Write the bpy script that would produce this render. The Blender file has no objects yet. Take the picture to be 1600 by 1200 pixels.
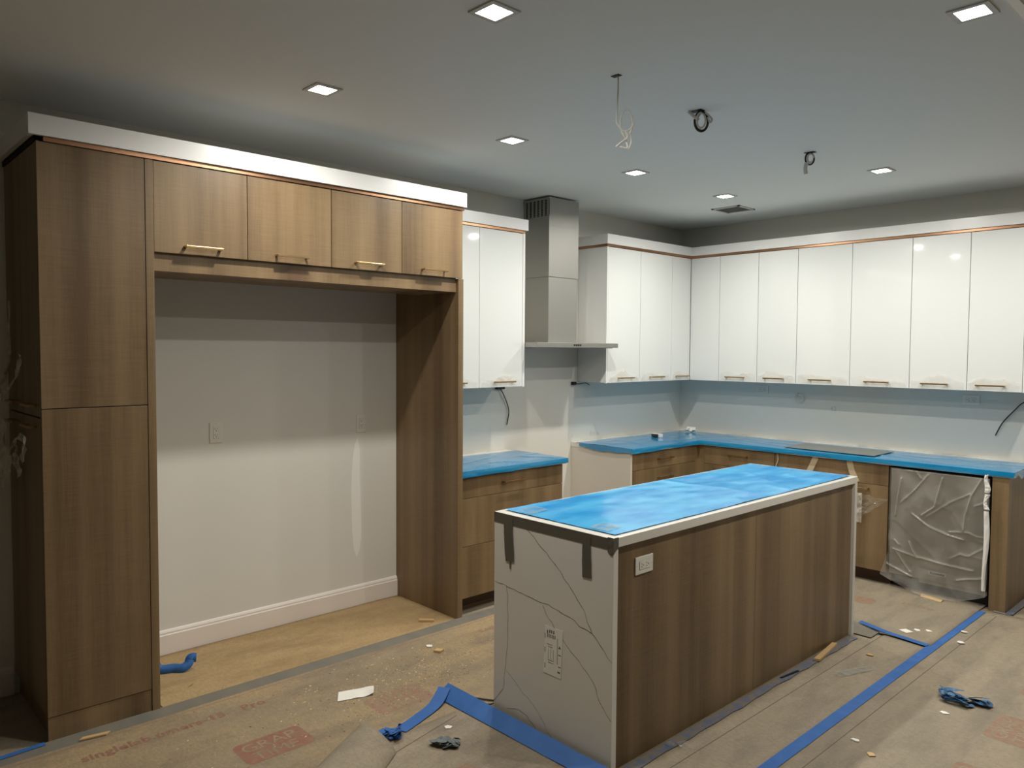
import bpy, bmesh, math, random
from mathutils import Vector, Matrix, noise
random.seed(7)
S = bpy.context.scene
COL = S.collection

# ------------------------------------------------------------------ camera
CAM = Vector((4.2947, -6.2644, 1.6726))
YAW, PIT, ROL, FPX = 0.8169, -0.0445, 0.0062, 1200.43
F = Vector((-math.sin(YAW)*math.cos(PIT), math.cos(YAW)*math.cos(PIT), math.sin(PIT)))
R = Vector((math.cos(YAW), math.sin(YAW), 0)); U = R.cross(F)
R2 = math.cos(ROL)*R + math.sin(ROL)*U
U2 = -math.sin(ROL)*R + math.cos(ROL)*U
cd = bpy.data.cameras.new('camera'); cam = bpy.data.objects.new('camera', cd); COL.objects.link(cam)
cd.sensor_width = 36.0; cd.lens = FPX/1600*36.0; cd.clip_start = .05
cam.matrix_world = Matrix(((R2.x, U2.x, -F.x, CAM.x), (R2.y, U2.y, -F.y, CAM.y), (R2.z, U2.z, -F.z, CAM.z), (0, 0, 0, 1)))
S.camera = cam
# ------------------------------------------------------------------ world: night, the room is lit by its recessed downlights
w = bpy.data.worlds.new('night'); S.world = w; w.use_nodes = True
w.node_tree.nodes['Background'].inputs[0].default_value = (.01, .012, .016, 1)
w.node_tree.nodes['Background'].inputs[1].default_value = .3
LAMP_W = 11.0                     # watts of each downlight
LAMP_COL = (1, .965, .90)
LAMP_SPREAD = math.radians(169)
S.view_settings.view_transform = 'Standard'; S.view_settings.look = 'None'
S.view_settings.exposure = 0.24; S.view_settings.gamma = 1.0; S.view_settings.use_curve_mapping = False
H = 2.825                         # ceiling height

# ------------------------------------------------------------------ materials
def srgb(r, g, b):
    f = lambda c: (c/255/12.92) if c/255 <= .04045 else ((c/255+.055)/1.055)**2.4
    return (f(r), f(g), f(b), 1)
MATS = {}
def mat(name, col, rough=.5, metal=0, spec=.5, bump=None, alpha=1, coat=0, emis=None, var=None):
    m = bpy.data.materials.new(name); m.use_nodes = True; nt = m.node_tree; b = nt.nodes['Principled BSDF']
    b.inputs['Base Color'].default_value = col; b.inputs['Roughness'].default_value = rough
    b.inputs['Metallic'].default_value = metal; b.inputs['Specular IOR Level'].default_value = spec
    b.inputs['Alpha'].default_value = alpha; b.inputs['Coat Weight'].default_value = coat
    geo = nt.nodes.new('ShaderNodeNewGeometry')
    if var:                      # (scale vector, amount, second colour)
        mp = nt.nodes.new('ShaderNodeMapping'); mp.inputs['Scale'].default_value = var[0]
        nt.links.new(geo.outputs['Position'], mp.inputs['Vector'])
        n = nt.nodes.new('ShaderNodeTexNoise'); n.inputs['Scale'].default_value = 1; n.inputs['Detail'].default_value = 6
        nt.links.new(mp.outputs[0], n.inputs['Vector'])
        rp = nt.nodes.new('ShaderNodeMapRange'); rp.inputs[1].default_value = .5-var[1]; rp.inputs[2].default_value = .5+var[1]
        nt.links.new(n.outputs['Fac'], rp.inputs[0])
        mx = nt.nodes.new('ShaderNodeMix'); mx.data_type = 'RGBA'
        mx.inputs['A'].default_value = col; mx.inputs['B'].default_value = var[2]
        nt.links.new(rp.outputs[0], mx.inputs['Factor']); nt.links.new(mx.outputs['Result'], b.inputs['Base Color'])
    if bump:                     # (scale, strength, distance)
        n = nt.nodes.new('ShaderNodeTexNoise'); n.inputs['Scale'].default_value = bump[0]; n.inputs['Detail'].default_value = 5
        nt.links.new(geo.outputs['Position'], n.inputs['Vector'])
        bp = nt.nodes.new('ShaderNodeBump'); bp.inputs['Strength'].default_value = bump[1]; bp.inputs['Distance'].default_value = bump[2]
        nt.links.new(n.outputs['Fac'], bp.inputs['Height']); nt.links.new(bp.outputs[0], b.inputs['Normal'])
    if emis:
        b.inputs['Emission Color'].default_value = emis[0]; b.inputs['Emission Strength'].default_value = emis[1]
    MATS[name] = m
    return m

def wood_mat():
    m = bpy.data.materials.new('wood_veneer'); m.use_nodes = True; nt = m.node_tree; b = nt.nodes['Principled BSDF']
    geo = nt.nodes.new('ShaderNodeNewGeometry'); oi = nt.nodes.new('ShaderNodeObjectInfo')
    mul = nt.nodes.new('ShaderNodeMath'); mul.operation = 'MULTIPLY'; mul.inputs[1].default_value = 9
    nt.links.new(oi.outputs['Random'], mul.inputs[0])
    add = nt.nodes.new('ShaderNodeVectorMath'); add.operation = 'ADD'
    nt.links.new(geo.outputs['Position'], add.inputs[0]); nt.links.new(mul.outputs[0], add.inputs[1])
    def ns(scale, det, dist=0):
        mp = nt.nodes.new('ShaderNodeMapping'); mp.inputs['Scale'].default_value = scale
        nt.links.new(add.outputs[0], mp.inputs['Vector'])
        n = nt.nodes.new('ShaderNodeTexNoise'); n.inputs['Scale'].default_value = 1; n.inputs['Detail'].default_value = det
        nt.links.new(mp.outputs[0], n.inputs['Vector']); return n.outputs['Fac']
    broad = ns((7, 7, .10), 1); mid = ns((22, 22, .25), 2); fine = ns((210, 210, 7), 2); cross = ns((9, 9, 230), 3); cloud = ns((4, 4, 2.2), 2)
    def mth(op, a, bb):
        n = nt.nodes.new('ShaderNodeMath'); n.operation = op
        for i, v in enumerate((a, bb)):
            if isinstance(v, float): n.inputs[i].default_value = v
            else: nt.links.new(v, n.inputs[i])
        return n.outputs[0]
    v = mth('ADD', mth('MULTIPLY', broad, .60), mth('MULTIPLY', mid, .25))
    v = mth('ADD', v, mth('MULTIPLY', cloud, .15))
    v = mth('ADD', v, mth('MULTIPLY', mth('SUBTRACT', fine, .5), .16))
    v = mth('ADD', v, mth('MULTIPLY', mth('SUBTRACT', cross, .5), .16))
    cr = nt.nodes.new('ShaderNodeValToRGB'); e = cr.color_ramp.elements
    e[0].position = .30; e[0].color = srgb(100, 79, 54); e[1].position = .70; e[1].color = srgb(150, 126, 92)
    nt.links.new(v, cr.inputs[0]); nt.links.new(cr.outputs[0], b.inputs['Base Color'])
    b.inputs['Roughness'].default_value = .42; b.inputs['Specular IOR Level'].default_value = .45
    bp = nt.nodes.new('ShaderNodeBump'); bp.inputs['Strength'].default_value = .2; bp.inputs['Distance'].default_value = .0006
    nt.links.new(fine, bp.inputs['Height']); nt.links.new(bp.outputs[0], b.inputs['Normal'])
    MATS['wood'] = m
def paper_mat(name, base, dust, smudge, dustiness):
    m = bpy.data.materials.new(name); m.use_nodes = True; nt = m.node_tree; b = nt.nodes['Principled BSDF']
    geo = nt.nodes.new('ShaderNodeNewGeometry')
    def ns(scale, det, rough=.55):
        mp = nt.nodes.new('ShaderNodeMapping'); mp.inputs['Scale'].default_value = scale
        nt.links.new(geo.outputs['Position'], mp.inputs['Vector'])
        n = nt.nodes.new('ShaderNodeTexNoise'); n.inputs['Scale'].default_value = 1; n.inputs['Detail'].default_value = det; n.inputs['Roughness'].default_value = rough
        nt.links.new(mp.outputs[0], n.inputs['Vector']); return n.outputs['Fac']
    def rng(f, lo, hi, a, c):
        r = nt.nodes.new('ShaderNodeMapRange'); nt.links.new(f, r.inputs[0])
        for i_, q in enumerate((lo, hi, a, c)): r.inputs[i_+1].default_value = q
        return r.outputs[0]
    def mix(f, A, B):
        x = nt.nodes.new('ShaderNodeMix'); x.data_type = 'RGBA'; nt.links.new(f, x.inputs['Factor'])
        for k, q in (('A', A), ('B', B)):
            if isinstance(q, tuple): x.inputs[k].default_value = q
            else: nt.links.new(q, x.inputs[k])
        return x.outputs['Result']
    c = mix(rng(ns((1.4, .9, 1), 7, .62), .38, .62, 0, dustiness), base, dust)
    c = mix(rng(ns((6, 2.0, 1), 6, .68), .46, .66, 0, .85), c, smudge)
    c = mix(rng(ns((45, 90, 70), 4, .75), .40, .66, 0, .55), c, smudge)
    c = mix(rng(ns((130, 130, 130), 2), .60, .68, 0, .6), c, dust)
    nt.links.new(c, b.inputs['Base Color']); b.inputs['Roughness'].default_value = .75
    cr = ns((3, 26, 3), 4); bp = nt.nodes.new('ShaderNodeBump'); bp.inputs['Strength'].default_value = .35; bp.inputs['Distance'].default_value = .004
    nt.links.new(cr, bp.inputs['Height']); nt.links.new(bp.outputs[0], b.inputs['Normal'])
    MATS[name] = m
wood_mat()
mat('wall', srgb(233, 230, 220), .42, bump=(55, .10, .002), var=((1.3, 1.3, 1.3), .3, srgb(227, 225, 216)))
mat('wall_patch', srgb(248, 246, 240), .22)
mat('ceiling', srgb(234, 236, 233), .85, bump=(40, .1, .002))
mat('trim_white', srgb(240, 232, 222), .35)
mat('gloss_white', srgb(236, 238, 234), .06, coat=.3)
mat('matt_white', srgb(238, 238, 234), .3)
mat('beige_panel', srgb(222, 214, 200), .45)
mat('bronze', srgb(178, 136, 106), .34, metal=1)
mat('gold', srgb(186, 156, 112), .32, metal=1)
mat('dark_gap', srgb(28, 20, 14), .8)
mat('toe', srgb(82, 60, 42), .6)
mat('steel', srgb(168, 167, 161), .5, metal=1)
mat('steel_door', srgb(140, 135, 125), .42, metal=.85)
mat('black', srgb(18, 18, 18), .6)
mat('quartz', srgb(232, 228, 218), .12)
mat('vein', srgb(96, 88, 76), .2)
mat('vein_pale', srgb(150, 142, 128), .2)
mat('film', srgb(6, 122, 174), .1, spec=1.0, bump=(2.5, .3, .010), var=((3.5, 3.5, 3.5), .22, srgb(28, 142, 190)))
mat('film_island', srgb(20, 146, 214), .16, spec=.5, bump=(6, .25, .006), var=((9, 3, 3), .14, srgb(76, 180, 232)))
mat('tape_blue', srgb(42, 96, 168), .6, bump=(60, .2, .001), var=((14, 14, 14), .3, srgb(60, 114, 182)))
mat('tape_faded', srgb(98, 108, 134), .7, var=((22, 22, 22), .12, srgb(128, 118, 106)))
mat('tape_grey', srgb(96, 92, 82), .35, bump=(90, .3, .001))
mat('tape_beige', srgb(196, 178, 146), .6)
paper_mat('paper_grey', srgb(154, 142, 121), srgb(172, 155, 128), srgb(128, 118, 102), .45)
paper_mat('paper_dusty', srgb(150, 136, 112), srgb(186, 156, 110), srgb(126, 113, 94), .75)
mat('paper_edge', srgb(112, 110, 102), .7, var=((3, 9, 3), .2, srgb(128, 120, 104)))
paper_mat('kraft', srgb(176, 149, 106), srgb(188, 163, 120), srgb(150, 124, 86), .5)
mat('red_print', srgb(148, 94, 76), .75, var=((45, 45, 45), .2, srgb(146, 118, 96)))
mat('red_faint', srgb(150, 112, 92), .75, var=((45, 45, 45), .18, srgb(152, 132, 108)))
mat('grey_print', srgb(106, 92, 76), .75)
mat('plastic_white', srgb(236, 232, 222), .35)
mat('slot', srgb(52, 50, 46), .6)
mat('paper_white', srgb(246, 242, 232), .6)
mat('scrap_wood', srgb(206, 172, 122), .6)
mat('wire_white', srgb(228, 224, 216), .5)
mat('wire_black', srgb(44, 43, 40), .5)
mat('foam', srgb(240, 238, 232), .7)
mat('label_print', srgb(92, 88, 82), .6)
mat('sink_board', srgb(122, 124, 118), .4)
mat('dust', srgb(236, 210, 160), .7)
mat('rag_grey', srgb(112, 120, 120), .5)
mat('rag_blue', srgb(66, 112, 152), .4)
mat('pencil', srgb(200, 200, 193), .6)
mat('lens', (1, 1, 1, 1), .3, emis=((1, .97, .92, 1), 16))
mat('lamp_trim', srgb(206, 204, 198), .5)
def clear_mat(name, col, fac_lo, fac_hi, rough, scale):
    m = bpy.data.materials.new(name); m.use_nodes = True; nt = m.node_tree; b = nt.nodes['Principled BSDF']
    b.inputs['Base Color'].default_value = col; b.inputs['Roughness'].default_value = rough
    geo = nt.nodes.new('ShaderNodeNewGeometry')
    n = nt.nodes.new('ShaderNodeTexNoise'); n.inputs['Scale'].default_value = scale; n.inputs['Detail'].default_value = 4
    nt.links.new(geo.outputs['Position'], n.inputs['Vector'])
    rp = nt.nodes.new('ShaderNodeMapRange'); rp.inputs[1].default_value = .4; rp.inputs[2].default_value = .7
    rp.inputs[3].default_value = fac_lo; rp.inputs[4].default_value = fac_hi
    nt.links.new(n.outputs['Fac'], rp.inputs[0]); nt.links.new(rp.outputs[0], b.inputs['Alpha'])
    MATS[name] = m
clear_mat('clear_plastic', srgb(200, 196, 186), .07, .24, .1, 6)
clear_mat('wrap_plastic', srgb(222, 218, 208), .12, .32, .1, 6)
_nt = MATS['wrap_plastic'].node_tree; _b = _nt.nodes['Principled BSDF']; _l = _b.inputs['Alpha'].links[0].from_socket
_a = _nt.nodes.new('ShaderNodeAttribute'); _a.attribute_name = 'crease'          # folded plastic is denser; also paints whiter highlights along the creases
_m = _nt.nodes.new('ShaderNodeMath'); _m.operation = 'MULTIPLY_ADD'; _m.inputs[1].default_value = .22
_nt.links.new(_a.outputs['Fac'], _m.inputs[0]); _nt.links.new(_l, _m.inputs[2]); _nt.links.new(_m.outputs[0], _b.inputs['Alpha'])
clear_mat('clear_film', srgb(236, 230, 216), .10, .34, .3, 7)
clear_mat('tape_clear', srgb(170, 176, 172), .15, .55, .2, 25)
clear_mat('haze_plastic', srgb(214, 208, 192), .45, .8, .35, 20)

# ------------------------------------------------------------------ mesh helpers
class MB:
    def __init__(s): s.v = []; s.f = []; s.smooth = False
    def add(s, vs, fs):
        o = len(s.v); s.v += [tuple(v) for v in vs]; s.f += [tuple(i+o for i in f) for f in fs]; return s
    def box(s, x0, x1, y0, y1, z0, z1, bev=0):
        x0, x1 = min(x0, x1), max(x0, x1); y0, y1 = min(y0, y1), max(y0, y1); z0, z1 = min(z0, z1), max(z0, z1)
        vs = [(x, y, z) for x in (x0, x1) for y in (y0, y1) for z in (z0, z1)]
        fs = [(0, 1, 3, 2), (4, 6, 7, 5), (0, 4, 5, 1), (2, 3, 7, 6), (0, 2, 6, 4), (1, 5, 7, 3)]
        if not bev: return s.add(vs, fs)
        bm = bmesh.new(); bv = [bm.verts.new(v) for v in vs]
        for f in fs: bm.faces.new([bv[i] for i in f])
        bmesh.ops.bevel(bm, geom=bm.edges[:], offset=bev, segments=2, profile=.5, affect='EDGES')
        bm.verts.index_update()
        s.add([v.co for v in bm.verts], [[v.index for v in f.verts] for f in bm.faces]); bm.free(); return s
    def grid(s, fn, nu, nv):
        vs = [fn(i/nu, j/nv) for i in range(nu+1) for j in range(nv+1)]
        fs = [(i*(nv+1)+j, (i+1)*(nv+1)+j, (i+1)*(nv+1)+j+1, i*(nv+1)+j+1) for i in range(nu) for j in range(nv)]
        return s.add(vs, fs)
    def tube(s, pts, r, seg=8):
        pts = [Vector(p) for p in pts]; n = len(pts); vs = []; fs = []; prev = None
        for i, p in enumerate(pts):
            t = (pts[min(i+1, n-1)]-pts[max(i-1, 0)]).normalized()
            a = prev if prev is not None else (Vector((0, 0, 1)) if abs(t.z) < .9 else Vector((1, 0, 0)))
            a = (a - t*a.dot(t)).normalized(); prev = a; b = t.cross(a)
            for k in range(seg):
                th = 2*math.pi*k/seg; vs.append(p + r*(math.cos(th)*a + math.sin(th)*b))
        for i in range(n-1):
            for k in range(seg): fs.append((i*seg+k, i*seg+(k+1) % seg, (i+1)*seg+(k+1) % seg, (i+1)*seg+k))
        fs.append(tuple(range(seg))[::-1]); fs.append(tuple((n-1)*seg+k for k in range(seg)))
        s.smooth = True
        return s.add(vs, fs)
    def prism(s, pts, d):            # polygon (3D points) extruded by vector d
        n = len(pts); d = Vector(d); a = [Vector(p) for p in pts]; b = [p+d for p in a]
        return s.add(a+b, [tuple(range(n))[::-1], tuple(range(n, 2*n))]+[(i, (i+1) % n, n+(i+1) % n, n+i) for i in range(n)])
    def ribbon(s, pts, w, up=(0, 0, 1), n=None, wob=0, thick=.0006):  # flat strip along a polyline (smooth if n)
        P = [Vector(p) for p in pts]
        if n: P = spline(P, n)
        up = Vector(up); L = []; 
        for i, p in enumerate(P):
            t = (P[min(i+1, len(P)-1)]-P[max(i-1, 0)]).normalized(); sd = t.cross(up)
            sd = sd.normalized() if sd.length > 1e-6 else Vector((1, 0, 0))
            ww = w*(1+wob*noise.noise(p*40))
            nrm = sd.cross(t)
            L.append([p+sd*ww/2, p-sd*ww/2, p-sd*ww/2-nrm*thick, p+sd*ww/2-nrm*thick])
        vs = [q for r_ in L for q in r_]; m = len(L)
        fs = [(4*i+k, 4*i+(k+1) % 4, 4*i+4+(k+1) % 4, 4*i+4+k) for i in range(m-1) for k in range(4)]
        fs += [(0, 1, 2, 3), (4*m-1, 4*m-2, 4*m-3, 4*m-4)]
        return s.add(vs, fs)
    def build(s, name, m, parent=None, origin=None, smooth=None):
        if parent is not None:
            root = parent
            while root.parent: root = root.parent
            off = Vector(root.location)
        else:
            off = Vector(origin) if origin is not None else Vector((
                (min(v[0] for v in s.v)+max(v[0] for v in s.v))/2, (min(v[1] for v in s.v)+max(v[1] for v in s.v))/2, min(v[2] for v in s.v)))
        me = bpy.data.meshes.new(name); me.from_pydata([tuple(Vector(v)-off) for v in s.v], [], s.f)
        bm = bmesh.new(); bm.from_mesh(me); bmesh.ops.recalc_face_normals(bm, faces=bm.faces[:]); bm.to_mesh(me); bm.free()
        me.materials.append(MATS[m])
        if smooth if smooth is not None else s.smooth:
            for p in me.polygons: p.use_smooth = True
        o = bpy.data.objects.new(name, me); COL.objects.link(o)
        if parent is not None: o.parent = parent
        else: o.location = off
        return o
def spline(P, n):
    P = [Vector(p) for p in P]; Q = [2*P[0]-P[1]]+P+[2*P[-1]-P[-2]]; out = []
    for i in range(1, len(Q)-2):
        for k in range(n):
            t = k/n; a, b, c, d = Q[i-1], Q[i], Q[i+1], Q[i+2]
            out.append(.5*((2*b)+(c-a)*t+(2*a-5*b+4*c-d)*t*t+(3*b-a-3*c+d)*t**3))
    return out+[P[-1]]
def box(*a, bev=0): return MB().box(*a, bev=bev)
def tag(o, label, cat, group=None):
    o['label'] = label; o['category'] = cat
    if group: o['group'] = group
    return o
def thing(name, loc, label, cat, group=None):
    o = bpy.data.objects.new(name, None); COL.objects.link(o); o.location = loc; o.empty_display_size = .1
    return tag(o, label, cat, group)
def struct(name, mb, m):
    o = mb.build(name, m); o['kind'] = 'structure'; return o
def text_mb(body, size, M, extr=0.0, spacing=1.0, align='LEFT', fat=.03):
    cu = bpy.data.curves.new('lettering', 'FONT'); cu.body = body; cu.size = size; cu.extrude = extr
    cu.space_character = spacing; cu.align_x = align; cu.resolution_u = 3; cu.offset = size*fat
    ob = bpy.data.objects.new('lettering', cu); COL.objects.link(ob)
    dg = bpy.context.evaluated_depsgraph_get(); dg.update()
    me = bpy.data.meshes.new_from_object(ob.evaluated_get(dg))
    mb = MB().add([M @ v.co for v in me.vertices], [tuple(p.vertices) for p in me.polygons])
    bpy.data.objects.remove(ob); bpy.data.curves.remove(cu); bpy.data.meshes.remove(me)
    return mb
def fbm(x, y, z, k=1.0):
    return noise.fractal(Vector((x*k, y*k, z*k)), 1.0, 2.0, 4)
def ridged(x, y, z, k):
    return 1-abs(noise.noise(Vector((x*k, y*k, z*k))))*2

# ------------------------------------------------------------------ room shell
X1, Y0 = 10.0, -14.0
struct('floor', box(-.12, X1, Y0, .12, -.1, 0), 'paper_grey')
struct('ceiling', box(-.12, X1, Y0, .12, H, H+.1), 'ceiling')
wl = struct('wall_left', box(-.12, 0, Y0, .12, 0, H), 'wall')
wb = struct('wall_back', box(0, X1, 0, .12, 0, H), 'wall')
struct('wall_right', box(X1, X1+.12, Y0, .12, 0, H), 'wall')
struct('wall_front', box(-.12, X1+.12, Y0-.12, Y0, 0, H), 'wall')
def baseboard(name, y0, y1):
    prof = [(0, .001), (.016, .001), (.016, .108), (.012, .114), (.012, .122), (.007, .132), (.003, .136), (0, .136)]
    mb = MB().prism([(x, y0, z) for x, z in prof], (0, y1-y0, 0)); return struct(name, mb, 'trim_white')
baseboard('baseboard_left', -5.062, -3.301)
baseboard('baseboard_left', Y0, -5.52)
struct('baseboard_back', MB().box(2.93, X1, -.016, 0, .001, .108).box(2.93, X1, -.009, 0, .108, .136), 'trim_white')
struct('trim_1', box(3.53, 3.56, -9, -.001, H-.008, H), 'trim_white')
# repair patch and scuffs on the alcove wall
pp = [(-3.600, 1.10), (-3.585, 1.02), (-3.582, .80), (-3.578, .60), (-3.575, .45), (-3.590, .36), (-3.612, .315), (-3.632, .37), (-3.645, .50), (-3.650, .75), (-3.640, .95), (-3.622, 1.06)]
MB().prism([(.0003, y, z) for y, z in pp], (.0008, 0, 0)).build('filler_patch', 'wall_patch', wl)

# ------------------------------------------------------------------ handles
HC = {}
def handle(parent, pos, axis, L=.17, drop=False):
    """bar pull; axis 'y' = on a front facing +x, 'x' = on a front facing -y"""
    key = (axis, round(L, 3))
    if key not in HC:
        mb = MB(); h = L/2
        def bx(a0, a1, o0, o1, z0, z1):       # along, outward, up
            if axis == 'y': mb.box(o0, o1, a0, a1, z0, z1, bev=.0012)
            else: mb.box(a0, a1, -o1, -o0, z0, z1, bev=.0012)
        bx(-h, h, .026, .034, -.0055, .0055)
        for s in (-1, 1): bx(s*(h-.007)-.006, s*(h-.007)+.006, -.0005, .028, -.005, .005)
        me = bpy.data.meshes.new('handle'); me.from_pydata(mb.v, [], mb.f); me.materials.append(MATS['gold']); HC[key] = me
        bm = bmesh.new(); bm.from_mesh(me); bmesh.ops.recalc_face_normals(bm, faces=bm.faces[:]); bm.to_mesh(me); bm.free()
    o = bpy.data.objects.new('handle', HC[key]); COL.objects.link(o); o.parent = parent
    root = parent
    while root.parent: root = root.parent
    o.location = Vector(pos)-Vector(root.location); return o
T = .02                            # door thickness
def front_x(root, name, xf, y0, y1, z0, z1, m, g=.0015, bev=.0012):
    return box(xf-T, xf, y0+g, y1-g, z0+g, z1-g, bev=bev).build(name, m, root)
def front_y(root, name, yf, x0, x1, z0, z1, m, g=.0015, bev=.0012):
    return box(x0+g, x1-g, yf, yf+T, z0+g, z1-g, bev=bev).build(name, m, root)

# ------------------------------------------------------------------ fridge surround
XF = .659; YA = -5.515
tc = thing('tall_cabinet', (XF/2, (YA-5.065)/2, 0), 'tall brown wooden pantry cabinet with a seam at mid height beside the empty fridge alcove', 'cabinet')
box(.002, XF-.02, YA+.021, -5.085, .0, 2.512).build('body', 'wood', tc)
box(XF-.02, XF, YA, -5.099, .112, 1.412, bev=.001).build('side_panel', 'wood', tc)
box(XF-.02, XF, YA, -5.099, 1.416, 2.512, bev=.001).build('side_panel', 'wood', tc)
box(XF-.02, XF-.003, YA+.001, -5.099, 0, .109, bev=.001).build('toe_board', 'wood', tc)
box(.002, XF+.002, -5.097, -5.062, 0, 2.512, bev=.001).build('gable_panel', 'wood', tc)
for x0, x1 in ((.012, .325), (.325, XF-.021)):
    for z0, z1, zh in ((.112, 1.375, 1.335), (1.378, 2.512, 1.425)):
        d = front_y(tc, 'door', YA, x0, x1, z0, z1, 'wood')
        handle(d, ((x0+x1)/2+.01, YA, zh), 'x', .16)
def over_fridge(y0, ym, y1, label):
    r = thing('wall_cabinet', (XF/2, (y0+y1)/2, 2.1), label, 'cabinet', 'wooden cabinets over the fridge alcove')
    box(.002, XF-T-.001, y0+.002, y1-.002, 2.112, 2.512).build('body', 'wood', r)
    for a, b in ((y0, ym), (ym, y1)):
        d = front_x(r, 'door', XF, a, b, 2.102, 2.512, 'wood')
        c = (a+b)/2+(-.0 if a < -4 else .0); handle(d, (XF, c, 2.137), 'y', .175)
over_fridge(-5.062, -4.625, -4.166, 'brown two-door cabinet above the alcove, next to the tall pantry cabinet')
over_fridge(-4.164, -3.715, -3.268, 'brown two-door cabinet above the alcove, next to the white wall cabinets')
tag(box(.25, XF-.022, -5.061, -3.302, 2.02, 2.111, bev=.001).build('valance_board', 'wood'), 'brown wooden valance board under the over-fridge cabinets', 'board')
tag(box(.001, XF, -3.301, -3.262, 0, 2.101, bev=.001).build('gable_panel', 'wood'), 'tall brown gable panel closing the fridge alcove beside the drawer cabinet', 'panel')
# white fascia with bronze strip
def fascia_main():
    r = thing('crown_fascia', (XF/2, -4.4, 2.512), 'white flat fascia with copper strip on top of the brown fridge surround', 'fascia')
    mb = MB().box(XF+.002, XF+.022, -5.545, -3.255, 2.532, 2.616); mb.box(.003, XF+.002, -5.545, -5.525, 2.532, 2.616)
    mb.box(.003, XF+.002, -5.525, -3.257, 2.60, 2.616); mb.build('fascia_board', 'matt_white', r)
    box(XF-.02, XF+.008, -5.49, -3.262, 2.5125, 2.531).build('copper_strip', 'bronze', r)
    box(.003, XF-.02, YA-.004, -3.262, 2.5125, 2.532).build('top_filler', 'dark_gap', r)
fascia_main()
DU = .306
def fascia(name, label, pieces, strips, tops):
    x0, x1, y0, y1 = pieces[0]; r = thing(name, ((x0+x1)/2, (y0+y1)/2, 2.505), label, 'fascia')
    mb = MB()
    for a in pieces: mb.box(*a, 2.524, 2.601)
    for a in tops: mb.box(*a, 2.585, 2.601)
    mb.build('fascia_board', 'matt_white', r)
    mb = MB()
    for a in strips: mb.box(*a, 2.5055, 2.5238)
    mb.build('copper_strip', 'bronze', r)
fascia('crown_fascia', 'short white fascia with copper strip over the white cabinet left of the range hood',
       [(DU+.004, DU+.02, -3.2545, -2.385), (.003, DU+.004, -2.401, -2.385)], [(DU-.02, DU+.009, -3.2545, -2.43), (DU-.02, DU+.004, -2.43, -2.40)], [(.003, DU+.004, -3.2545, -2.401)])
fascia('crown_fascia', 'long white fascia with copper strip running round the corner above the white cabinets',
       [(DU+.004, DU+.02, -1.504, -DU-.004), (.003, DU+.004, -1.504, -1.488), (DU+.004, 2.94, -DU-.02, -DU-.004), (2.924, 2.94, -DU-.004, -.003)],
       [(DU-.02, DU+.009, -1.492, -DU-.004), (.003, DU-.02, -1.492, -1.47), (DU, 2.93, -DU-.009, -DU+.02)], [(.003, DU+.004, -1.488, -.003), (DU+.004, 2.924, -DU-.004, -.003)])

# ------------------------------------------------------------------ white wall cabinets
ZB, ZT = 1.4117, 2.505
def peel_x(door, yc, w, seed, hgt=.07):      # loose clear protective film round a handle on a +x front
    def fn(u, v):
        y = yc+(u-.5)*w; env = max(0, 1-abs(u-.5)*1.5)
        top = ZB+.03+hgt*(.25+.75*env)*(1+.9*noise.noise(Vector((u*2.6, seed, 0))))
        z = ZB+.002+(top-ZB-.002)*v
        d = .0015+.011*max(0, ridged(u*1.0+v*.25, v*.35, seed, 3.2))**2*v+.004*v
        return (d, y, z)
    return fn
def add_peel(door, axis, c, w, seed, hgt=.07):
    fn0 = peel_x(door, c, w, seed, hgt)
    if axis == 'y': fn = lambda u, v: (DU+fn0(u, v)[0], fn0(u, v)[1], fn0(u, v)[2])
    else: fn = lambda u, v: (fn0(u, v)[1], -DU-fn0(u, v)[0], fn0(u, v)[2])
    MB().grid(fn, 36, 10).build('protective_film', 'clear_film', door, smooth=True)
WG = 'glossy white wall cabinets'
def wall_cab_left(y0, doors, y1, label, end=None):
    r = thing('wall_cabinet', (DU/2, (y0+y1)/2, ZB), label, 'cabinet', WG)
    box(.002, DU-T-.001, y0, y1, ZB, ZT).build('body', 'matt_white', r)
    for i, (a, b, hc) in enumerate(doors):
        d = front_x(r, 'door', DU, a, b, ZB-.004, ZT, 'gloss_white', g=.002)
        if hc is not None:
            handle(d, (DU, hc, 1.447), 'y', .185); add_peel(d, 'y', (a+b)/2, (b-a)*.9, i+y0, .05)
    if end: box(DU-T, DU+.001, end[0], end[1], ZB-.004, ZT).build('end_panel', 'matt_white', r)
wall_cab_left(-3.26, [(-3.24, -2.828, -3.05), (-2.828, -2.42, -2.60)], -2.398, 'glossy white cabinet between the brown fridge surround and the range hood', (-2.419, -2.398))
wall_cab_left(-1.484, [(-1.466, -1.044, -1.242), (-1.044, -.594, -.815)], -.595, 'glossy white cabinet right of the range hood, with bare side panel', (-1.484, -1.467))
r = thing('wall_cabinet', (.3, -.3, ZB), 'glossy white inner corner cabinet with one narrow door on each wall', 'cabinet', WG)
mb = MB().box(.002, DU-T-.001, -.593, -.002, ZB, ZT); mb.box(DU-T-.001, .603, -DU+T+.001, -.002, ZB, ZT); mb.build('body', 'matt_white', r)
d = front_x(r, 'door', DU, -.594, -DU-.001, ZB-.004, ZT, 'gloss_white', g=.002); handle(d, (DU, -.435, 1.447), 'y', .18); add_peel(d, 'y', -.45, .25, 3.3, .05)
front_y(r, 'door', -DU, DU+.001, .604, ZB-.004, ZT, 'gloss_white', g=.002)
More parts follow.
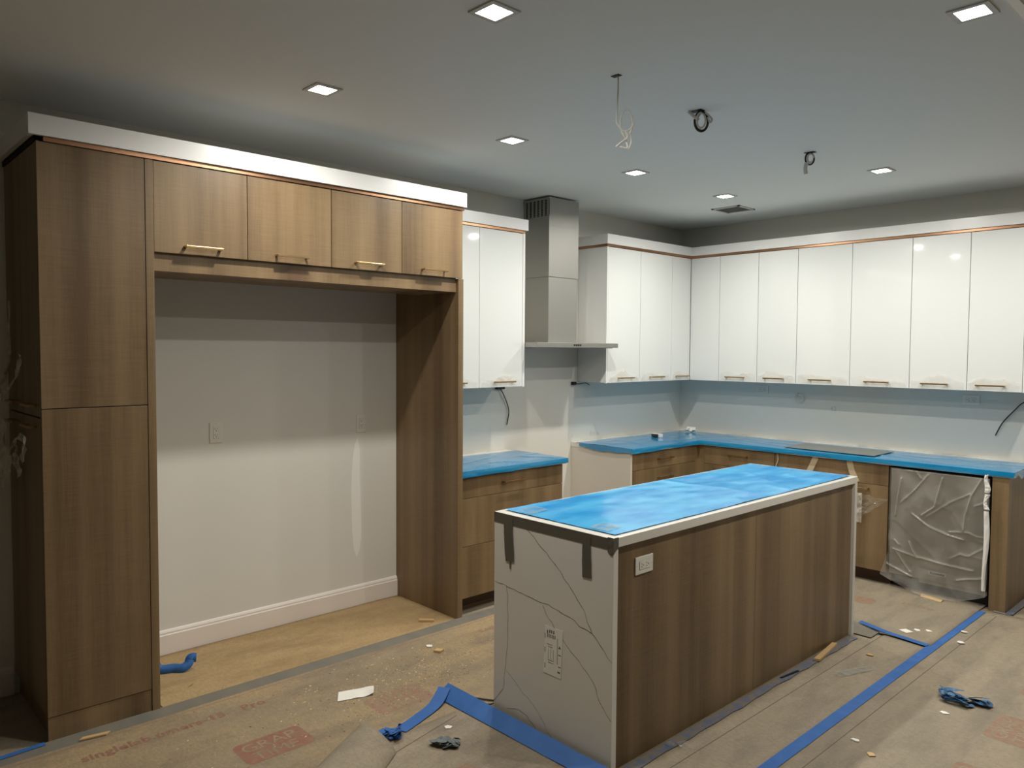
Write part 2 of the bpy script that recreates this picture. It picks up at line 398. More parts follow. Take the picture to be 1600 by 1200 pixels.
def wall_cab_back(x0, x1, doors, label, end=None):
    r = thing('wall_cabinet', ((x0+x1)/2, -DU/2, ZB), label, 'cabinet', WG)
    box(x0+.001, x1-.001, -DU+T+.001, -.002, ZB, ZT).build('body', 'matt_white', r)
    for i, (a, b, hc) in enumerate(doors):
        d = front_y(r, 'door', -DU, a, b, ZB-.004, ZT, 'gloss_white', g=.002)
        handle(d, (hc, -DU, 1.448), 'x', .175); add_peel(d, 'x', (a+b)/2, (b-a)*.92, 11*i+x0, .06)
    if end: box(end[0], end[1], -DU-.001, -.002, ZB-.004, ZT).build('end_panel', 'matt_white', r)
wall_cab_back(.604, 1.320, [(.604, .973, .772), (.973, 1.320, 1.132)], 'glossy white two-door cabinet beside the inner corner cabinet')
wall_cab_back(1.320, 2.189, [(1.320, 1.755, 1.524), (1.755, 2.189, 1.960)], 'glossy white two-door cabinet above the sink')
wall_cab_back(2.189, 2.90, [(2.189, 2.567, 2.362), (2.567, 2.899, 2.714)], 'glossy white two-door cabinet above the wrapped dishwasher', (2.9005, 2.921))

# ------------------------------------------------------------------ range hood
hd = thing('range_hood', (.2, -1.94, 1.69), 'stainless steel chimney range hood with flat canopy between the white cabinets', 'range hood')
box(.002, .43, -2.396, -1.486, 1.692, 1.727, bev=.0015).build('canopy', 'steel', hd)
box(.002, .272, -2.118, -1.803, 1.727, 2.222, bev=.001).build('chimney_lower', 'steel', hd)
box(.002, .278, -2.124, -1.797, 2.222, 2.60, bev=.001).build('chimney_upper', 'steel', hd)
mb = MB().box(.002, .278, -2.118, -1.797, 2.60, 2.812)          # core behind the slotted skin
mb.build('chimney_top', 'steel', hd)
sk = MB()                                                       # slotted side skin: frame + bars + louvres
sk.box(.002, .278, -2.124, -2.118, 2.60, 2.675); sk.box(.002, .278, -2.124, -2.118, 2.795, 2.812)
xs = [.002, .03]
for k in range(7):
    c = .02+k*.0405
    sk.box(c-.009, c+.009, -2.124, -2.118, 2.675, 2.795)
sk.build('vent_frame', 'steel', hd)
mb = MB()
for k in range(6):
    c = .04+k*.0405
    mb.box(c-.0112, c+.0112, -2.1195, -2.1178, 2.675, 2.795)
vs_ = mb.build('vent_slot', 'black', hd)
mb = MB()
for k in range(6):
    c = .04+k*.0405
    for q in range(9): mb.box(c-.0112, c+.0112, -2.1225, -2.1195, 2.682+q*.0125, 2.685+q*.0125)
mb.build('louvre', 'steel', hd)
mb = MB()
for k in range(4): mb.box(.4295, .4335, -2.005+k*.022, -1.992+k*.022, 1.704, 1.716)
mb.build('button', 'black', hd)
box(.05, .40, -2.36, -1.52, 1.688, 1.6925).build('filter_panel', 'steel', hd)

# ------------------------------------------------------------------ base cabinets
XB = .62; ZC = .876
def base_left(y0, y1, rows, label, hl=.185, group=None):
    r = thing('drawer_cabinet', (XB/2, (y0+y1)/2, 0), label, 'cabinet')
    box(.002, XB-T-.001, y0, y1, .10, ZC-.002).build('body', 'wood', r)
    box(.002, XB-.085, y0, y1, 0, .10).build('toe_kick', 'toe', r)
    for z0, z1, zh in rows:
        d = front_x(r, 'drawer_front', XB, y0, y1, z0, z1, 'wood')
        if zh: handle(d, (XB, (y0+y1)/2+.005-.02, zh), 'y', hl)
base_left(-3.258, -2.320, [(.738, .872, .812), (.434, .738, .585), (.105, .434, .36)], 'brown three-drawer base cabinet beside the fridge surround gable panel', .19)
base_left(-1.532, -.665, [(.735, .872, .806), (.45, .735, .652), (.105, .45, .38)], 'brown drawer base cabinet with pale side panel, right of the range gap', .19)
tag(box(.002, XB+.002, -1.553, -1.5335, 0, ZC-.001).build('end_panel', 'beige_panel'), 'pale off-white end panel facing the open range gap', 'panel')
# corner filler
tag(MB().box(.002, XB-.012, -.664, -.002, .10, ZC-.002).box(XB-.012, .675, -XB+.012, -.002, .10, ZC-.002).box(.002, XB-.09, -.664, -.002, 0, .1).build('corner_filler', 'wood'), 'brown corner filler joining the two base cabinet runs', 'cabinet')
YB = -.62
r = thing('drawer_cabinet', (1.0, -.3, 0), 'brown drawer base cabinet between the inner corner and the sink cabinet', 'cabinet')
box(.677, 1.318, YB+T+.001, -.002, .10, ZC-.002).build('body', 'wood', r)
box(.677, 1.318, YB+.085, -.002, 0, .10).build('toe_kick', 'toe', r)
for z0, z1, zh, hx in ((.720, .872, .814, 1.0), (.42, .72, .68, .86), (.105, .42, .37, 1.0)):
    d = front_y(r, 'drawer_front', YB, .677, 1.318, z0, z1, 'wood'); handle(d, (hx, YB, zh), 'x', .17)
r = thing('sink_cabinet', (1.75, -.3, 0), 'brown two-door sink base cabinet with beige tape strips on its false front', 'cabinet')
box(1.320, 2.184, YB+T+.001, -.002, .10, ZC-.002).build('body', 'wood', r)
box(1.320, 2.184, YB+.085, -.002, 0, .10).build('toe_kick', 'toe', r)
front_y(r, 'false_front', YB, 1.320, 2.184, .722, .872, 'wood')
for a, b in ((1.320, 1.752), (1.752, 2.184)):
    d = front_y(r, 'door', YB, a, b, .105, .722, 'wood'); handle(d, ((a+b)/2, YB, .69), 'x', .17)
for p, nm in (([(1.652, .876), (1.62, .80), (1.575, .70)], 0), ([(1.905, .876), (1.925, .80), (1.962, .725)], 1)):
    tag(MB().ribbon([(x, YB-.002-.0005*nm, z) for x, z in p], .045, up=(0, -1, 0), n=4).build('masking_tape', 'tape_beige'),
        ['beige tape strip slanting down the sink cabinet front towards the corner', 'beige tape strip slanting down the sink cabinet front towards the dishwasher'][nm], 'tape')
tag(MB().tube(spline([(1.345, YB-.006, .874), (1.352, YB-.012, .82), (1.338, YB-.016, .77), (1.355, YB-.014, .735), (1.40, YB-.012, .715)], 5), .0035).build('loose_cord', 'tape_beige'), 'thin pale cord hanging down the sink cabinet front', 'cord')
# plastic rag on the sink cabinet handle
def rag(u, v):
    x = 1.985+.21*u; zt = .655-.02*u; zb = .46+.17*u
    z = zb+(zt-zb)*v; return (x, YB-.03-.02*ridged(u, v, 3, 4)*(1-u*.7), z+.012*noise.noise(Vector((u*6, v*6, 9))))
tag(MB().grid(rag, 20, 14).build('plastic_scrap', 'clear_plastic', None, smooth=False), 'clear plastic scrap stretched from the sink cabinet handle to the dishwasher', 'plastic')
tag(MB().grid(lambda u, v: (1.965+.05*u, YB-.032-.014*noise.noise(Vector((u*4, v*5, 1))), .44+.215*v), 6, 12).build('paper_scrap', 'haze_plastic'), 'crumpled whitish wrapping scrap hanging on the sink cabinet handle', 'wrapping')
tag(box(2.829, 2.924, -.632, -.002, 0, ZC-.001, bev=.001).build('end_panel', 'wood'), 'thick brown end panel closing the run beside the wrapped dishwasher', 'panel')

# dishwasher
dw = thing('dishwasher', (2.51, -.33, 0), 'stainless steel dishwasher still in packing plastic under the blue-filmed counter', 'dishwasher')
box(2.20, 2.815, -.60, -.01, .10, .862).build('body', 'black', dw)
box(2.206, 2.812, -.632, -.600, .115, .855, bev=.003).build('door_panel', 'steel_door', dw)
box(2.215, 2.805, -.56, -.02, 0, .10).build('kick_plate', 'black', dw)
box(2.40, 2.815, -.615, -.598, .085, .113).build('lower_trim', 'steel_door', dw)
bd = box(2.463, 2.577, -.6345, -.632, .157, .184, bev=.0008).build('badge', 'steel', dw)
Mx = Matrix(((1, 0, 0, 2.520), (0, 0, -1, -.6348), (0, 1, 0, .1645), (0, 0, 0, 1)))
text_mb('KitchenAid', .020, Mx, 0, 1.0, 'CENTER').build('lettering', 'black', bd)
# packing plastic
CREASE = [
[(2.452, 0.84), (2.373, 0.73), (2.282, 0.628)],
[(2.541, 0.829), (2.515, 0.717), (2.498, 0.628), (2.419, 0.56)],
[(2.707, 0.745), (2.595, 0.675), (2.45, 0.554)],
[(2.357, 0.561), (2.461, 0.49), (2.582, 0.452), (2.678, 0.437)],
[(2.778, 0.859), (2.717, 0.735), (2.683, 0.593), (2.677, 0.496)],
[(2.591, 0.475), (2.705, 0.49), (2.752, 0.472), (2.826, 0.47)],
[(2.238, 0.293), (2.386, 0.266), (2.568, 0.249), (2.74, 0.243)],
[(2.648, 0.163), (2.714, 0.184), (2.797, 0.204)],
[(2.605, 0.3), (2.662, 0.338), (2.71, 0.332), (2.801, 0.403)],
[(2.247, 0.357), (2.274, 0.328)],
[(2.342, 0.358), (2.364, 0.306), (2.397, 0.257)],
[(2.26, 0.275), (2.304, 0.216), (2.358, 0.154)],
[(2.37, 0.863), (2.407, 0.812)],
[(2.278, 0.796), (2.26, 0.67), (2.247, 0.533)],
[(2.737, 0.67), (2.801, 0.701)],
[(2.203, 0.183), (2.284, 0.155), (2.369, 0.129)],
]
def crease_h(x, z):
    best = 0
    for k, c in enumerate(CREASE):
        for (x0, z0), (x1, z1) in zip(c[:-1], c[1:]):
            dx, dz = x1-x0, z1-z0; t = max(0, min(1, ((x-x0)*dx+(z-z0)*dz)/(dx*dx+dz*dz)))
            d = math.hypot(x-x0-t*dx, z-z0-t*dz)
            if d < .03: best = max(best, math.exp(-(d/.0065)**2)*(.75+.25*math.sin(k*2.1)))
    return best
def wrap(u, v):
    x = 2.203+.617*u
    zt = .864-.004*u
    zb = .115-.10*math.sin(math.pi*min(1, max(0, (u+.02)*.93)))**.8
    z = zb+(zt-zb)*v
    if v < .22 and u < .12: x -= (.12-u)*.35*(1-v/.22)
    n1 = noise.noise(Vector((x*3+z*2, z*3, 1.7))); n3 = ridged(x*.5-z*.8, z+x, 5.1, 4)
    out = .004+.010*(n1+.5)+.007*max(0, n3)**4+.018*crease_h(x, z)+(.05*max(0, .2-v)/.2)*(1-abs(u-.4))
    return (x, -.637-max(.001, out), z)
pw = MB().grid(wrap, 130, 150).build('packing_plastic', 'wrap_plastic', None, smooth=True)
at = pw.data.attributes.new('crease', 'FLOAT', 'POINT')
for i_, v_ in enumerate(pw.data.vertices): at.data[i_].value = crease_h(v_.co.x+pw.location.x, v_.co.z+pw.location.z)
tag(pw, 'wrinkled clear packing plastic draped over the dishwasher front', 'plastic')
def foam(z0, z1, x0, lab, seed):
    fn = lambda u, v: (x0+.003*math.sin(v*6+seed)+.033*u*(.8+.2*math.sin(v*5+seed)), -.690-.008*math.sin(u*math.pi)-.004*noise.noise(Vector((u*3, v*9, seed))), z0+(z1-z0)*v)
    o = MB().grid(fn, 5, 18).build('foam_strip', 'foam', None, smooth=False); m = o.modifiers.new('thickness', 'SOLIDIFY'); m.thickness = .006
    tag(o, lab, 'foam strip', 'foam strips along the dishwasher')
foam(.775, .89, 2.80, 'white foam strip at the top of the dishwasher edge, under the counter', .5)
foam(.665, .765, 2.800, 'short white foam strip midway up the dishwasher edge', 2.2)
foam(.135, .655, 2.803, 'long white foam strip down the lower dishwasher edge', 4.1)

# ------------------------------------------------------------------ countertops and blue film
DC = .637; ZQ = .912
tag(box(.002, DC, -3.26, -2.296, ZC, ZQ, bev=.002).build('countertop', 'quartz'), 'short white quartz worktop piece left of the range gap, under blue film', 'worktop')
mb = MB().prism([(.002, -.002, ZC), (.002, -1.556, ZC), (DC, -1.556, ZC), (DC, -DC, ZC), (2.945, -DC, ZC), (2.945, -.002, ZC)], (0, 0, ZQ-ZC))
tag(mb.build('countertop', 'quartz'), 'L-shaped white quartz worktop turning the corner, under blue film', 'worktop')
def film_strip(nm, label, along, a0, a1, back, front, n, hang=.04, seed=0, d1=None):
    """sheet over a counter; along 'y' (front = +x) or 'x' (front = -y)"""
    def top(u, v):
        a = a0+(a1-a0)*u; bk = back+.015*noise.noise(Vector((a*4, seed, 2)))
        o = bk+(front-bk)*v; e = min(1, 6*v)*min(1, 6*(1-v))
        z = ZQ+.002+e*(.0012*(1+noise.noise(Vector((a*9, o*9, seed))))+.0035*max(0, ridged(a, o*2.5, seed, 2.5))**4)
        return (o, a, z) if along == 'y' else (a, -o, z)
    def drop(u, v):
        a = a0+((a1 if d1 is None else d1)-a0)*u; h = hang*(1+.22*noise.noise(Vector((a*5, 0, seed+4))))
        o = front+.0012*math.sin(v*3)+.003*v*(1+noise.noise(Vector((a*9, v*2, seed)))); z = ZQ+.002-h*v
        return (o, a, z) if along == 'y' else (a, -o, z)
    nu = int(abs(a1-a0)/.02); o = MB().grid(top, nu, n).grid(drop, nu, 5).build(nm, 'film', None, smooth=True)
    return tag(o, label, 'plastic film', 'blue film on the worktops')
film_strip('protective_film', 'blue plastic film over the short worktop left of the range gap', 'y', -3.258, -2.286, .10, DC+.003, 36, .036, seed=1.3)
film_strip('protective_film', 'blue plastic film over the worktop leg right of the range gap', 'y', -1.562, -.06, .06, DC+.003, 36, .036, seed=5.7, d1=-.645)
film_strip('protective_film', 'blue plastic film over the long worktop above sink and dishwasher', 'x', .6415, 2.952, .06, DC+.003, 36, .034, seed=8.1)
# film hanging over the ends (sagging edges)
def endflap(nm, label, fn): tag(MB().grid(fn, 24, 6).build(nm, 'film', None, smooth=True), label, 'plastic film', 'blue film on the worktops')
endflap('protective_film', 'blue film edge sagging over the worktop end at the range gap', lambda u, v: (.10+(.64-.10)*u, -1.563-.006*v, ZQ+.003-.045*v*(.35+.65*math.sin(min(1, u*1.15+.1)*math.pi*.75)*(1+.3*noise.noise(Vector((u*6, 1, 2)))))))
endflap('protective_film', 'blue film edge sagging over the worktop end beside the tall end panel', lambda u, v: (2.953+.004*v, -.10-.54*u, ZQ+.003-.075*v*(.5+.5*noise.noise(Vector((u*5, 3, 2))))))
tag(box(1.37, 2.06, -.575, -.20, ZQ+.0082, ZQ+.0112, bev=.0008).build('sink_cover', 'sink_board'), 'flat grey board covering the sink opening in the worktop', 'board')
# things left on the counter
bx = thing('small_box', (.29, -.76, ZQ+.009), 'small dark box with white end on the corner worktop', 'box')
box(.245, .318, -.785, -.735, ZQ+.008, ZQ+.034, bev=.002).build('box_body', 'slot', bx); box(.318, .332, -.785, -.735, ZQ+.008, ZQ+.034, bev=.002).build('box_end', 'plastic_white', bx)
box(.245, .318, -.785, -.735, ZQ+.034, ZQ+.036).build('box_top', 'plastic_white', bx)
def crumple(name, c, r, m, label, cat, seed, flat=.55, sub=3, amp=.55):
    bm = bmesh.new(); bmesh.ops.create_icosphere(bm, subdivisions=sub, radius=1)
    for v in bm.verts:
        d = 1+amp*noise.noise(v.co*1.7+Vector((seed, 0, 0)))+amp*.6*noise.noise(v.co*4+Vector((0, seed, 0)))
        v.co = Vector((v.co.x*d*r, v.co.y*d*r, v.co.z*d*r*flat))
    zmin = min(v.co.z for v in bm.verts)
    mb = MB().add([(v.co.x+c[0], v.co.y+c[1], v.co.z-zmin+c[2]) for v in bm.verts], [[v.index for v in f.verts] for f in bm.faces]) if not bm.verts.index_update() else None
    bm.free(); return tag(mb.build(name, m, None, smooth=False), label, cat)
crumple('paper_wad', (.245, -.175, ZQ+.0035), .05, 'paper_white', 'crumpled white paper in the corner of the worktop', 'paper', 2.2, .45)

# ------------------------------------------------------------------ island
IX0, IX1, IY0, IY1, IZ = 1.733, 2.422, -3.962, -1.7225, .9436
isl = thing('kitchen_island', ((IX0+IX1)/2, (IY0+IY1)/2, 0), 'kitchen island with white waterfall quartz ends and brown wooden front panel', 'island')
TS = .038
wf = box(IX0, IX1, IY0, IY0+.03, 0, IZ-TS, bev=.001).build('waterfall_end', 'quartz', isl)
box(IX0, IX1, IY1-.03, IY1, 0, IZ-TS, bev=.001).build('waterfall_end', 'quartz', isl)
box(IX0, IX1, IY0, IY1, IZ-TS, IZ, bev=.0015).build('slab', 'quartz', isl)
box(IX0+.03, IX1-.04, IY0+.031, IY1-.031, .0, IZ-TS-.001).build('body', 'wood', isl)
for a, b in ((IY0+.0305, -2.846), (-2.846, IY1-.0305)):
    box(IX1-.04, IX1-.018, a, b-.0012, .004, IZ-TS-.002, bev=.0008).build('front_panel', 'wood', isl)
# veins in the near waterfall end
def vein(pts, wd, m, sub):
    P = []
    for i in range(len(pts)-1):
        for k in range(sub):
            t = k/sub; x = pts[i][0]+(pts[i+1][0]-pts[i][0])*t; z = pts[i][1]+(pts[i+1][1]-pts[i][1])*t
            n = noise.noise(Vector((x*22, z*22, len(pts)))); P.append((x+.006*n, z+.006*n))
    P.append(pts[-1])
    return MB().ribbon([(x, IY0-.0004, z) for x, z in P], wd, up=(0, -1, 0), wob=.8, thick=.0002)
V1 = [(1.929, .90), (2.03, .842), (2.126, .766), (2.20, .70), (2.273, .628), (2.318, .544), (2.36, .51), (2.421, .455)]
V2 = [(1.734, .625), (1.80, .622), (1.851, .616), (1.94, .606), (2.034, .60), (2.12, .592), (2.197, .577), (2.26, .556), (2.318, .544)]
V3 = [(1.817, .622), (1.823, .55), (1.826, .493), (1.824, .378), (1.812, .25), (1.80, .151), (1.734, .072)]
V4 = [(2.042, .591), (2.07, .555), (2.095, .523), (2.162, .468), (2.22, .43), (2.286, .378), (2.325, .35), (2.344, .324), (2.37, .265), (2.421, .222)]
V5 = [(1.817, .238), (1.87, .205), (1.916, .175), (1.98, .145), (2.028, .115), (2.055, .08), (2.078, .05), (2.16, .006)]
V6 = [(1.83, .07), (1.90, .085), (1.95, .078), (2.0, .045), (2.04, .01)]
for pts, wd, m in ((V1, .0020, 'vein'), (V2, .0019, 'vein'), (V3, .0017, 'vein'), (V4, .0016, 'vein'), (V5, .0015, 'vein_pale'), (V6, .0015, 'vein')):
    vein(pts, wd, m, 6).build('vein', m, wf)
# printed label
lb = thing('paper_label', (2.105, IY0-.001, .30), 'white printed paper label stuck on the island marble end', 'label')
MB().prism([(2.058, IY0-.0005, .507), (2.162, IY0-.0005, .511), (2.150, IY0-.0005, .305), (2.049, IY0-.0005, .305)], (0, -.0008, 0)).build('sheet', 'paper_white', lb)
mb = MB(); yl = IY0-.0016
for z in (.455, .395, .325): mb.box(2.057, 2.0605, yl, yl+.0002, z, z+.022)
mb.box(2.1295, 2.132, yl, yl+.0002, .36, .47)
for k, (x, zz) in enumerate(((2.070, .484), (2.083, .488), (2.094, .489), (2.106, .489))): mb.box(x, x+.006, yl, yl+.0002, zz-.006, zz+.008)
for k in range(6): mb.box(2.072+k*.0085, 2.076+k*.0085, yl, yl+.0002, .462, .478)
for z, x0, x1 in ((.432, 2.068, 2.100), (.422, 2.075, 2.102), (.365, 2.075, 2.112), (.355, 2.078, 2.108)): mb.box(x0, x1, yl, yl+.0002, z, z+.0022)
for x in (2.078, 2.092, 2.106): mb.box(x, x+.0015, yl, yl+.0002, .37, .415)
for z in (.43, .40, .35): mb.box(2.136, 2.150, yl, yl+.0002, z, z+.004)
mb.box(2.132, 2.146, yl, yl+.0002, .325, .332); mb.box(2.141, 2.146, yl, yl+.0002, .43, .44)
mb.build('print', 'label_print', lb)
# grey tape
TG = 'grey tape on the island end'
def tape_island(mb, lab): tag(mb.build('duct_tape', 'tape_grey'), lab, 'tape', TG)
mb = MB().box(IX0-.002, IX1+.001, IY0-.0012, IY0-.0002, .897, .9425)
tape_island(mb, 'long dark grey tape strip along the top edge of the island marble end')
def tstrip(pts, w): return MB().ribbon(pts, w, up=(0, -1, 0), n=4, wob=.12)
tape_island(tstrip([(1.825, IY0-.0025, .93), (1.828, IY0-.004, .86), (1.832, IY0-.0028, .80), (1.838, IY0-.003, .735)], .058).add(*[[(1.832, IY0-.003, .74), (1.846, IY0-.003, .74), (1.845, IY0-.003, .703), (1.838, IY0-.003, .701)], [(0, 1, 2, 3)]]), 'grey tape strip with a ragged tail on the island end, nearer the fridge')
tape_island(tstrip([(2.285, IY0-.0025, .93), (2.286, IY0-.003, .85), (2.289, IY0-.0025, .762)], .047), 'straight grey tape strip on the island end, nearer the outlet')
mb = MB().grid(lambda u, v: (IX1-.028+.031*min(1, u*2), IY0-.0022-.002*noise.noise(Vector((u*4, v*4, 2)))+.030*max(0, u*2-1), .889+.058*v-.012*math.sin(u*5)*(1-v)), 10, 8)
tape_island(mb, 'crumpled grey tape wrapped round the island top corner')
# island film
def ifilm(u, v):
    m = .022; x = IX0+m+.004*noise.noise(Vector((v*5, 1, 1)))+(IX1-IX0-2*m-.008)*u; y = IY0+.045+(IY1-IY0-.075)*v
    return (x, y, IZ+.0018+.0022*(1+noise.noise(Vector((x*12, y*7, 3.3))))+.003*max(0, ridged(x*.6+y*.3, y, 1.1, 3))**4)
tag(MB().grid(ifilm, 60, 160).build('protective_film', 'film_island', None, smooth=True), 'bright blue plastic film stuck flat on the island top', 'plastic film')
for c, w_, lab in (((1.87, -3.86), .13, 'clear tape holding the island film at the corner nearer the fridge'), ((2.30, -3.86), .12, 'clear tape holding the island film at the corner above the outlet')):
    tag(MB().grid(lambda u, v: (c[0]-.05+.05*u*2-.02*v, c[1]-.05+w_*v, IZ+.0095+.002*noise.noise(Vector((u*4, v*4, c[0])))), 6, 10).build('clear_tape', 'tape_clear'), lab, 'tape', 'clear tape on the island film')

# ------------------------------------------------------------------ outlets
def outlet(M, label, m='plastic_white'):
    """M maps local (x right, y up, z out) to world"""
    o = M @ Vector((0, 0, 0)); r = thing('wall_outlet', o, label, 'outlet')
    def b(a0, a1, b0, b1, z0, z1, bev=0):
        mb = MB().box(a0, a1, b0, b1, z0, z1, bev=bev); mb.v = [tuple(M @ Vector(v)) for v in mb.v]; return mb
    b(-.036, .036, -.058, .058, .0005, .006, .002).build('cover_plate', m, r)
    b(-.0168, .0168, -.0335, .0335, .0055, .0066).build('gap', 'slot', r)
    f = b(-.0162, .0162, -.033, .033, .0058, .0078, .0006).build('socket_face', m, r)
    mb = MB()
    for s in (-1, 1):
        for a0, a1, c0, c1 in ((-.0075, -.0052, .001, .009), (.0052, .0075, .002, .008), (-.0025, .0025, -.008, -.0035)):
            q = b(a0, a1, s*.0165+c0, s*.0165+c1, .0076, .0081); mb.add(q.v, q.f)
    mb.build('slot', 'slot', f)
    for s in (-1, 1): b(-.002, .002, s*.048-.002, s*.048+.002, .0055, .0068).build('screw', 'lamp_trim', r)
def Mx_(x, y, z, horiz=False):      # facing +x
    rx, up = ((0, 1, 0), (0, 0, 1)) if not horiz else ((0, 0, 1), (0, -1, 0))
    return Matrix(((rx[0], up[0], 1, x), (rx[1], up[1], 0, y), (rx[2], up[2], 0, z), (0, 0, 0, 1)))
def My_(x, y, z):                   # facing -y, horizontal
    return Matrix(((0, 1, 0, x), (0, 0, -1, y), (1, 0, 0, z), (0, 0, 0, 1)))
outlet(Mx_(0, -4.525, 1.195), 'white double outlet on the alcove wall, nearer the pantry cabinet')
outlet(Mx_(0, -3.575, 1.190), 'white double outlet on the alcove wall above the filler patch')
outlet(Mx_(IX1-.018, -3.747, .802, True), 'white double outlet set sideways in the island front panel')
outlet(My_(.86, 0, 1.335), 'sideways outlet on the splash wall near the inner corner')
outlet(My_(2.51, 0, 1.328), 'sideways outlet on the splash wall above the dishwasher')

# ------------------------------------------------------------------ ceiling lights, vent, wires
LG = 'square recessed downlights'
lights = [(1.17, -1.17, 'square recessed downlight beside the ceiling vent'),
          (1.17, -2.245, 'square recessed downlight in front of the range hood'),
          (1.17, -3.34, 'square recessed downlight opposite the right end of the fridge surround'),
          (1.185, -4.51, 'square recessed downlight opposite the left half of the fridge surround'),
          (2.30, -1.188, 'square recessed downlight in front of the white cabinet above the sink'),
          (2.30, -4.485, 'square recessed downlight over the island marble end'),
          (3.423, -3.319, 'square recessed downlight next to the pale ceiling trim strip'),
          (3.40, -2.21, 'square recessed downlight over the aisle, level with the middle of the island'),
          (3.40, -1.18, 'square recessed downlight over the aisle near the dishwasher')]
proto = None
ld = bpy.data.lights.new('downlight_lamp', 'AREA'); ld.shape = 'SQUARE'; ld.size = .06; ld.energy = LAMP_W; ld.color = LAMP_COL; ld.spread = LAMP_SPREAD
for x, y, lab in lights:
    if proto is None:
        r = thing('downlight', (x, y, H), lab, 'light', LG); a, b_ = .0645, .046; z0, z1 = H-.006, H
        mb = MB()
        mb.box(x-a, x+a, y-a, y-b_, z0, z1); mb.box(x-a, x+a, y+b_, y+a, z0, z1); mb.box(x-a, x-b_, y-b_, y+b_, z0, z1); mb.box(x+b_, x+a, y-b_, y+b_, z0, z1)
        mb.build('trim_ring', 'lamp_trim', r); box(x-b_, x+b_, y-b_, y+b_, H-.0045, H-.001).build('lens', 'lens', r)
        lo = bpy.data.objects.new('lamp', ld); COL.objects.link(lo); lo.parent = r; lo.location = (0, 0, -.007); proto = r
    else:
        c = proto.copy(); COL.objects.link(c); c.location = (x, y, H); c['label'] = lab
        for ch in proto.children:
            k = ch.copy(); COL.objects.link(k); k.parent = c
v = thing('ceiling_vent', (.93, -.65, H), 'white square ceiling air vent near the inner corner', 'vent')
mb = MB(); a = .125; x, y = .93, -.655
for s0, s1, t0, t1 in ((-a, a, -a, -a+.02), (-a, a, a-.02, a), (-a, -a+.02, -a, a), (a-.02, a, -a, a)): mb.box(x+s0, x+s1, y+t0, y+t1, H-.008, H)
mb.build('vent_frame', 'lamp_trim', v)
box(x-a+.02, x+a-.02, y-a+.02, y+a-.02, H-.002, H-.0005).build('vent_backing', 'black', v)
for k in range(8):
    yy = y-a+.035+k*.0255
    MB().prism([(x-a+.02, yy-.004, H-.002), (x-a+.02, yy-.009, H-.009), (x-a+.02, yy-.007, H-.009), (x-a+.02, yy-.002, H-.002)], (2*a-.04, 0, 0)).build('slat', 'lamp_trim', v)
def wire(name, root_loc, label, paths, box_sz):
    r = thing(name, root_loc, label, 'wires', 'pendant light wiring in the ceiling')
    x, y = root_loc[0], root_loc[1]
    box(x-box_sz, x+box_sz, y-box_sz*.6, y+box_sz*.6, H-.003, H-.0002).build('junction_box', 'black', r)
    for p, rad, m, n in paths:
        MB().tube(spline([Vector((x, y, H))+q[0]*R+q[1]*F.cross(R).normalized()*-1*0+Vector((0, 0, q[2]))+Vector((F.x, F.y, 0)).normalized()*q[1] for q in p], 8), rad).build(n, m, r)
def circ(cx, cz, rx, rz, a0, a1, n, y=0): return [(cx+rx*math.cos(math.radians(a0+(a1-a0)*i/n)), y+.01*i/n, cz+rz*math.sin(math.radians(a0+(a1-a0)*i/n))) for i in range(n+1)]
# sizes: about 260 px per metre at the first wire
wire('ceiling_wire', (2.199, -3.707, H), 'white coiled cable hanging longest from a ceiling box above the island',
     [([(.008, 0, -.002), (.008, 0, -.06), (.005, 0, -.12), (.003, 0, -.17), (.006, 0, -.20), (.03, 0, -.228), (.06, 0, -.222), (.075, 0, -.20), (.068, 0, -.19)], .0035, 'wire_white', 'cable'),
      (circ(.045, -.195, .025, .055, -60, 280, 12), .0032, 'wire_white', 'cable'),
      ([(.04, 0, -.23), (.05, 0, -.255), (.025, 0, -.275), (.003, 0, -.295)], .004, 'wire_white', 'cable'),
      ([(.03, 0, -.235), (.045, .01, -.265), (.05, 0, -.30), (.02, 0, -.295)], .004, 'wire_white', 'cable'),
      ([(.062, 0, -.24), (.068, .01, -.27), (.056, 0, -.305)], .0034, 'wire_white', 'cable')], .02)
wire('ceiling_wire', (2.169, -3.057, H), 'short cable coiled tightly against a ceiling box over the island middle',
     [([(-.045, 0, -.004), (-.02, 0, -.025), (.005, 0, -.045)], .009, 'wire_white', 'cable'),
      (circ(.02, -.05, .032, .045, 60, 420, 14), .006, 'wire_black', 'cable'), (circ(.028, -.047, .026, .040, 40, 400, 14, .012), .005, 'wire_white', 'cable'),
      (circ(.016, -.046, .022, .036, 90, 460, 14, -.01), .0045, 'wire_white', 'cable'),
      ([(.03, 0, -.004), (.052, 0, -.02), (.07, 0, -.04), (.06, 0, -.055), (.05, 0, -.03)], .005, 'wire_white', 'cable')], .03)
wire('ceiling_wire', (2.188, -1.93, H), 'short cable with a pale tag hanging near the island far end',
     [(circ(.0, -.035, .026, .034, 80, 420, 14), .005, 'wire_black', 'cable'),
      (circ(.0, -.034, .016, .024, 0, 330, 10, -.008), .005, 'wire_white', 'cable'),
      ([(-.02, 0, -.06), (-.026, 0, -.09), (-.022, 0, -.125)], .012, 'wire_white', 'tag')], .03)
def wall_wire(pts, rad, m, label, blob=None):
    r = thing('wall_wire', pts[0], label, 'wire')
    MB().tube(spline(pts, 6), rad).build('cable', m, r)
    if blob:
        MB().box(*blob, bev=.004).build('wire_hole', 'black', r)
